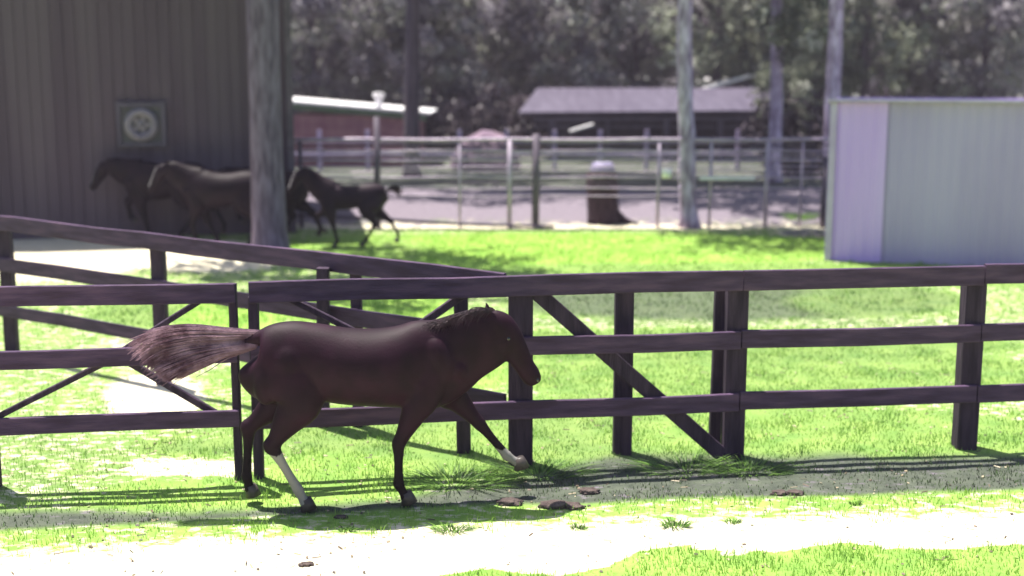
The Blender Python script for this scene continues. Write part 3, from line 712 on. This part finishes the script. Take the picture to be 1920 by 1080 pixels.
# ---------------------------------------------------------------- trees
def trunk_path(pts, rads, m, parent, n=18, wob=.16):
    bm = bmesh.new(); tube(bm, pts, rads, n, True, wob, seedv=random.random() * 9); return bmobj('trunk', bm, m, parent, True)
def crown_mesh(name, rx, rz, nclump, per, size, seed, drop=.0, m='leaf', cl_r=.9, flat=.7):
    rg = random.Random(seed); vs, fs, rn = [], [], []
    for c in range(nclump):
        while True:
            v = Vector((rg.uniform(-1, 1), rg.uniform(-1, 1), rg.uniform(-1, 1)))
            if .25 < v.length < 1: break
        cen = Vector((v.x * rx, v.y * rx, v.z * rz)); tone = rg.random() ** 1.3
        cr = cl_r * rg.uniform(.6, 1.3)
        for k in range(per):
            d = Vector((rg.gauss(0, 1), rg.gauss(0, 1), rg.gauss(0, 1))).normalized() * cr * rg.random() ** .4
            d.z *= flat
            p = cen + d; s = size * rg.uniform(.5, 1.4)
            nrm = (d.normalized() + Vector((rg.gauss(0, .6), rg.gauss(0, .6), rg.gauss(.3, .5)))).normalized()
            u = nrm.orthogonal().normalized(); a = rg.random() * 6.28; u = Matrix.Rotation(a, 3, nrm) @ u; w_ = nrm.cross(u)
            i = len(vs)
            vs += [p - u * s, p + w_ * s * .5, p + u * s, p - w_ * s * .5]; fs.append((i, i+1, i+2, i+3))
            rn += [max(0, min(1, tone * .75 + rg.uniform(-.1, .25)))] * 4
    me = bpy.data.meshes.new(name); me.from_pydata([tuple(v) for v in vs], [], fs)
    a = me.attributes.new('rnd', 'FLOAT', 'POINT'); a.data.foreach_set('value', rn)
    me.materials.append(M[m]); return me
# big trunk left
p = gnd(508, 478)
t = thing('tree', 'thick grey trunk standing in front of the dark barn, crown above the picture', 'tree', p)
tk = lambda px, py: at(px, py, p.y) - p
def tkz(px, py): q = at(px, py, p.y); return (q.x - p.x, 0, q.z)
trunk_path([(0.02, 0, -.1), (0.0, 0, .12), tkz(506, 430), tkz(503, 380), tkz(500, 300), tkz(497, 200), tkz(494, 100), tkz(492, 0), tkz(490, -150), tkz(488, -300)], [.44, .37, .335, .32, .315, .31, .30, .295, .28, .22], M['bark'], t, 26, .1)
cr = link('crown', crown_mesh('crown', 3.6, 2.2, 90, 60, .16, 11), None, t); cr.location = (-.2, 0, 9.6)
# slender tree mid right
p = gnd(1292, 426)
t = thing('tree', 'slender mottled trunk rising beside the white plank, right of the stump', 'tree', p)
trunk_path([(.02, 0, -.05), (0, 0, .2), tkz(1290, 380), tkz(1288, 320), tkz(1287, 260), tkz(1284, 200), tkz(1284, 130), tkz(1283, 60), tkz(1286, -10), tkz(1288, -120), tkz(1290, -260)], [.26, .21, .195, .19, .185, .18, .17, .17, .16, .14, .1], M['palebark'], t, 16, .25)
cr = link('crown', crown_mesh('crown', 2.6, 1.8, 60, 60, .15, 12, m='leafgreen'), None, t); cr.location = (0, 0, 8.6)
# trunk behind the shed
Yt = 31.0; a = at(1562, 300, Yt)
t = thing('tree', 'straight pale trunk rising behind the corner of the lavender shed', 'tree', (a.x, Yt, 0)); p = Vector((a.x, Yt, 0))
trunk_path([(0, 0, -.05), tkz(1560, 200), tkz(1566, 60), tkz(1570, -60), tkz(1572, -220)], [.22, .19, .17, .16, .1], M['palebark'], t, 14, .15)
cr = link('crown', crown_mesh('crown', 2.6, 1.6, 60, 60, .15, 13, m='leafgreen'), None, t); cr.location = (0, 0, 9.0)

# tall trees of the arena, unseen crowns widened to shade its ground
for (px, Y, r, mm, lab, top) in ((771, 43, .26, 'forestbark', 'dark straight trunk rising behind the low brick building', 0), (1457, 40.5, .2, 'palebark', 'pale trunk standing at the right end of the open shed', 0)):
    a = at(px, 200, Y); p = Vector((a.x, Y, 0)); t = thing('tree', lab, 'tree', (a.x, Y, 0))
    lean = random.uniform(-.2, .2)
    trunk_path([(0, 0, -.1), (0, 0, .3), (lean * .2, 0, 2.5), (lean * .5, 0, 5), (lean, 0, 8), (lean, 0, 11)], [r * 1.5, r * 1.1, r, r * .9, r * .75, r * .4], M[mm], t, 12, .2)
    cr = link('crown', crown_mesh('crown', 6.6, 1.7, 190, 55, .22, int(px)), None, t); cr.location = (lean + (2.2 if px < 1000 else -1.5), -.8, 10.2)  # unseen crown, widened to shade the arena ground
    if px > 1400:
        lc = link('crown', crown_mesh('crown', 1.25, 1.3, 34, 60, .11, 77, m='leafgreen', cl_r=.42), None, t); lc.location = (.35, -.5, 5.3); lc['label'] = 'low hanging pale green foliage'
# forest behind
protos = [crown_mesh('crown', 3.2, 4.4, 85, 95, .17, 21), crown_mesh('crown', 3.6, 4.0, 95, 90, .18, 22), crown_mesh('crown', 2.8, 4.8, 80, 95, .17, 23), crown_mesh('crown', 2.4, 3.6, 60, 90, .16, 24, m='leafgreen')]
tb = bmesh.new(); tube(tb, [(0, 0, -.1), (.05, 0, 1.5), (-.05, .05, 3.2), (.1, 0, 5.5), (.05, 0, 8.5)], [.26, .2, .18, .13, .05], 10, True, .15)
for s in range(5):
    a = s * 1.3; z = 3.0 + s * .8
    tube(tb, [(0, 0, z), (math.cos(a) * .9, math.sin(a) * .9, z + .8), (math.cos(a) * 1.9, math.sin(a) * 1.9, z + 1.2)], [.09, .06, .02], 6)
tmesh = bpy.data.meshes.new('trunk'); tb.to_mesh(tmesh); tb.free(); tmesh.materials.append(M['forestbark'])
row = [(590, 58, 0, 1.0, 'leafy forest tree just right of the tall barn'), (690, 62, 1, 1.0, 'grey green forest tree behind the white roof vent'), (775, 57, 2, .95, 'dark forest tree with a visible trunk right of the white roof vent'),
       (880, 61, 1, 1.05, 'broad forest tree above the pale earth mound'), (965, 66, 0, 1.0, 'forest tree left of the bright gap in the leaves'), (1090, 60, 2, 1.0, 'dark full forest tree over the left end of the open shed'),
       (1190, 64, 0, 1.05, 'forest tree over the middle of the open shed'), (1345, 62, 3, 1.3, 'forest tree just right of the slender mottled trunk'), (1480, 60, 3, 1.35, 'forest tree behind the gabled building'),
       (1620, 58, 3, 1.3, 'forest tree above the roof of the lavender shed'), (1720, 62, 0, 1.0, 'forest tree at the far right above the shed roof'), (1840, 58, 1, 1.0, 'last forest tree beyond the right end of the shed'),
       (1476, 45, 3, .42, 'small pale green tree at the right end of the open shed')]
for i, (px, Y, k, s, lab) in enumerate(row):
    a = at(px, 200, Y)
    t = thing('tree', lab, 'tree', (a.x, Y, 0), random.uniform(0, 6)); t.scale = (s, s, s)
    cr = link('crown', protos[k], None, t); cr.location = (0, 0, 5.6 if k != 3 else (6.2 if s < 1 else 4.4)); cr.rotation_euler = (0, 0, random.uniform(0, 6))
    link('trunk', tmesh, None, t)
# far woods, one mass
rg = random.Random(5); vs, fs, rn = [], [], []
for c in range(620):
    px = rg.uniform(-300, 2250); Y = rg.uniform(72, 84); py_z = rg.uniform(0, 15)
    x = (px - 960) / F * Y; 
    if abs(px - 1030) < 14 and rg.random() < .5: continue
    tone = rg.random() ** 1.2; cr_ = rg.uniform(1.0, 2.0)
    for k in range(75):
        d = Vector((rg.gauss(0, 1), rg.gauss(0, 1), rg.gauss(0, 1))).normalized() * cr_ * rg.random() ** .4
        p = Vector((x, Y, py_z)) + d; s = rg.uniform(.2, .5); a = rg.random() * 6.28
        nr = Vector((rg.gauss(0, .6), -1, rg.gauss(.2, .6))).normalized(); u = Matrix.Rotation(a, 3, nr) @ nr.orthogonal().normalized(); w_ = nr.cross(u)
        i = len(vs); vs += [tuple(p - u * s), tuple(p + w_ * s * .6), tuple(p + u * s), tuple(p - w_ * s * .6)]; fs.append((i, i+1, i+2, i+3)); rn += [max(0, min(1, tone * .7 + rg.uniform(0, .2)))] * 4
me = bpy.data.meshes.new('far_woods'); me.from_pydata(vs, [], fs); a = me.attributes.new('rnd', 'FLOAT', 'POINT'); a.data.foreach_set('value', rn)
tag(link('far_woods', me, M['leaf']), 'hazy mass of grey green woods closing off the view behind the buildings', 'woods', kind='stuff')
# shrubs between buildings
sm_ = crown_mesh('shrub', 1.5, 1.1, 45, 60, .12, 31, m='shrub', cl_r=.55)
for px, Y, s, lab in ((850, 53, 1.0, 'dark reddish bush right of the low brick building'), (925, 54, 1.25, 'tall dark bush behind the pale earth mound'), (985, 56, .9, 'dark bush at the left gable of the open shed'), (1510, 44, 1.2, 'dark bush left of the lavender shed'), (1650, 46, 1.2, 'dark bush hidden behind the lavender shed'), (800, 56, 1.1, 'dusky bush at the right wall of the brick building')):
    a = at(px, 260, Y); o = link('shrub', sm_ if False else sm_, None); o.location = (a.x, Y, 1.0 * s); o.scale = (s, s, s * 1.15); o.rotation_euler = (0, 0, px); tag(o, lab, 'bush', 'bushes between the far buildings')

# ---------------------------------------------------------------- small ground things
def clod(px, py, r, lab, m='clod', name='clod', flat=.45, cat='clod'):
    p = gnd(px, py); bm = bmesh.new(); bmesh.ops.create_icosphere(bm, subdivisions=3, radius=r)
    sd = random.random() * 20
    for v in bm.verts:
        q = 1 + .5 * noise.noise(v.co * (2.2 / r) + Vector((sd, 0, 0))); v.co = Vector((v.co.x * q * 1.5, v.co.y * q, v.co.z * q * flat))
    o = bmobj(name, bm, M[m], None, True); o.location = (p.x, p.y, hgt(p.x, p.y) + r * flat * .5); tag(o, lab, cat, 'soil clods on the painted shade strip')  # the strip is the shade band painted into the ground colour
clod(955, 944, .07, 'dark clod on the painted shade strip below the thick fence post')
clod(1040, 948, .08, 'larger dark clod on the painted shade strip right of the thick fence post')
clod(1075, 950, .06, 'flat dark clod beside the larger clod at the sand edge')
clod(1103, 921, .06, 'dark clod lying on the painted shade strip below the slanting brace')
clod(1462, 927, .05, 'small clod at the sand edge below the right fence post')
clod(1490, 927, .05, 'small clod just right of its twin at the sand edge')
clod(574, 1061, .035, 'tiny black stone alone on the white sand', name='stone', cat='stone')
clod(640, 970, .035, 'small clod behind the pale sock of the horse')
def tuft(px, py, r, h, nb, lab):
    p = gnd(px, py); vs, fs, rn = [], [], []
    for k in range(nb):
        a = random.random() * 6.28; d = r * random.random() ** .6; x, y = math.cos(a) * d, math.sin(a) * d * .6; hh = h * random.uniform(.5, 1); b_ = random.random() * 6.28
        wx, wy = .004 * math.cos(b_), .004 * math.sin(b_); i = len(vs)
        ox, oy = x * .9 + random.gauss(0, .02), y * .9 + random.gauss(0, .02)
        vs += [(x - wx, y - wy, 0), (x + wx, y + wy, 0), (x + ox * .4 + wx, y + oy * .4 + wy, hh * .6), (x + ox * .4 - wx, y + oy * .4 - wy, hh * .6), (x + ox, y + oy, hh)]
        fs += [(i, i+1, i+2, i+3), (i+3, i+2, i+4)]; rn += [random.uniform(0, .5)] * 5
    me = bpy.data.meshes.new('grass_tuft'); me.from_pydata(vs, [], fs); a = me.attributes.new('rnd', 'FLOAT', 'POINT'); a.data.foreach_set('value', rn)
    o = link('grass_tuft', me, M['grass']); o.location = (p.x, p.y, hgt(p.x, p.y)); tag(o, lab, 'grass tuft', 'grass tufts on the sand')
tuft(845, 996, .13, .05, 160, 'green tuft on the sand below the chest of the front horse')
tuft(1085, 990, .06, .04, 60, 'small tuft on the sand right of the thick fence post')
tuft(1265, 988, .10, .06, 130, 'dark green tuft on the sand under the slanting brace')
tuft(1375, 980, .06, .04, 60, 'small tuft on the sand below the right fence post')
tuft(650, 993, .06, .04, 60, 'small tuft on the sand below the belly of the front horse')
tuft(1605, 946, .05, .04, 50, 'rightmost small tuft near the edge of the sand')
tuft(1500, 412, .35, .22, 260, 'dark weeds at the foot of the pipe fence near the lavender shed')
for px, py, r, h, nb, lab in ((850, 905, .42, .07, 420, 'long grass under the fence behind the front leg'), (1290, 878, .42, .07, 360, 'long grass at the foot of the slanting brace'), (1010, 885, .38, .08, 360, 'long grass round the foot of the thick fence post'), (1400, 880, .36, .07, 320, 'long grass round the foot of the right fence post')):
    tuft(px, py, r, h, nb, lab)

# dry straw and grit scattered on the ground
rg = random.Random(9); vs, fs, rn = [], [], []
for k in range(4500):
    y = rg.uniform(7.9, 15.5); x = rg.uniform(-.46, .46) * y
    if noise.noise(Vector((x * 1.1, y * 1.1, 9))) + rg.uniform(-.5, .35) < 0: continue
    z = hgt(x, y) + rg.uniform(.002, .008); a = rg.random() * 6.28; l = rg.choice((.006, .01, .015, .035)); w_ = rg.uniform(.002, .005) if l > .03 else l * .6
    c, s_ = math.cos(a), math.sin(a); i = len(vs)
    vs += [(x - c*l + s_*w_, y - s_*l - c*w_, z), (x + c*l + s_*w_, y + s_*l - c*w_, z), (x + c*l - s_*w_, y + s_*l + c*w_, z + .006), (x - c*l - s_*w_, y - s_*l + c*w_, z + .006)]
    fs.append((i, i+1, i+2, i+3)); rn += [rg.random()] * 4
me = bpy.data.meshes.new('straw_litter'); me.from_pydata(vs, [], fs); a = me.attributes.new('rnd', 'FLOAT', 'POINT'); a.data.foreach_set('value', rn)
tag(link('straw_litter', me, leaf_mat('litter', [(.05, .035, .03), (.14, .10, .07), (.34, .27, .17), (.5, .43, .3)], .1)), 'dry straw bits and grit scattered over the sandy ground', 'straw', kind='stuff')

# thin haze volume added to lift and soften the far tones
bm = bmesh.new(); box(bm, (0, 60, 9.5), (420, 190, 21)); hz = bmobj('added_haze', bm, None) if False else None
me = bpy.data.meshes.new('added_haze'); bm.to_mesh(me); bm.free()
hm = bpy.data.materials.new('added_haze'); hm.use_nodes = True; n = hm.node_tree; n.nodes.clear()
o_ = n.nodes.new('ShaderNodeOutputMaterial'); v_ = n.nodes.new('ShaderNodeVolumePrincipled'); v_.inputs['Density'].default_value = .0008; v_.inputs['Color'].default_value = (.86, .76, .92, 1)
n.links.new(v_.outputs[0], o_.inputs['Volume'])
tag(link('added_haze', me, hm), 'thin pale haze added over the paddocks to lift the dark far trees', 'added_haze', kind='stuff')
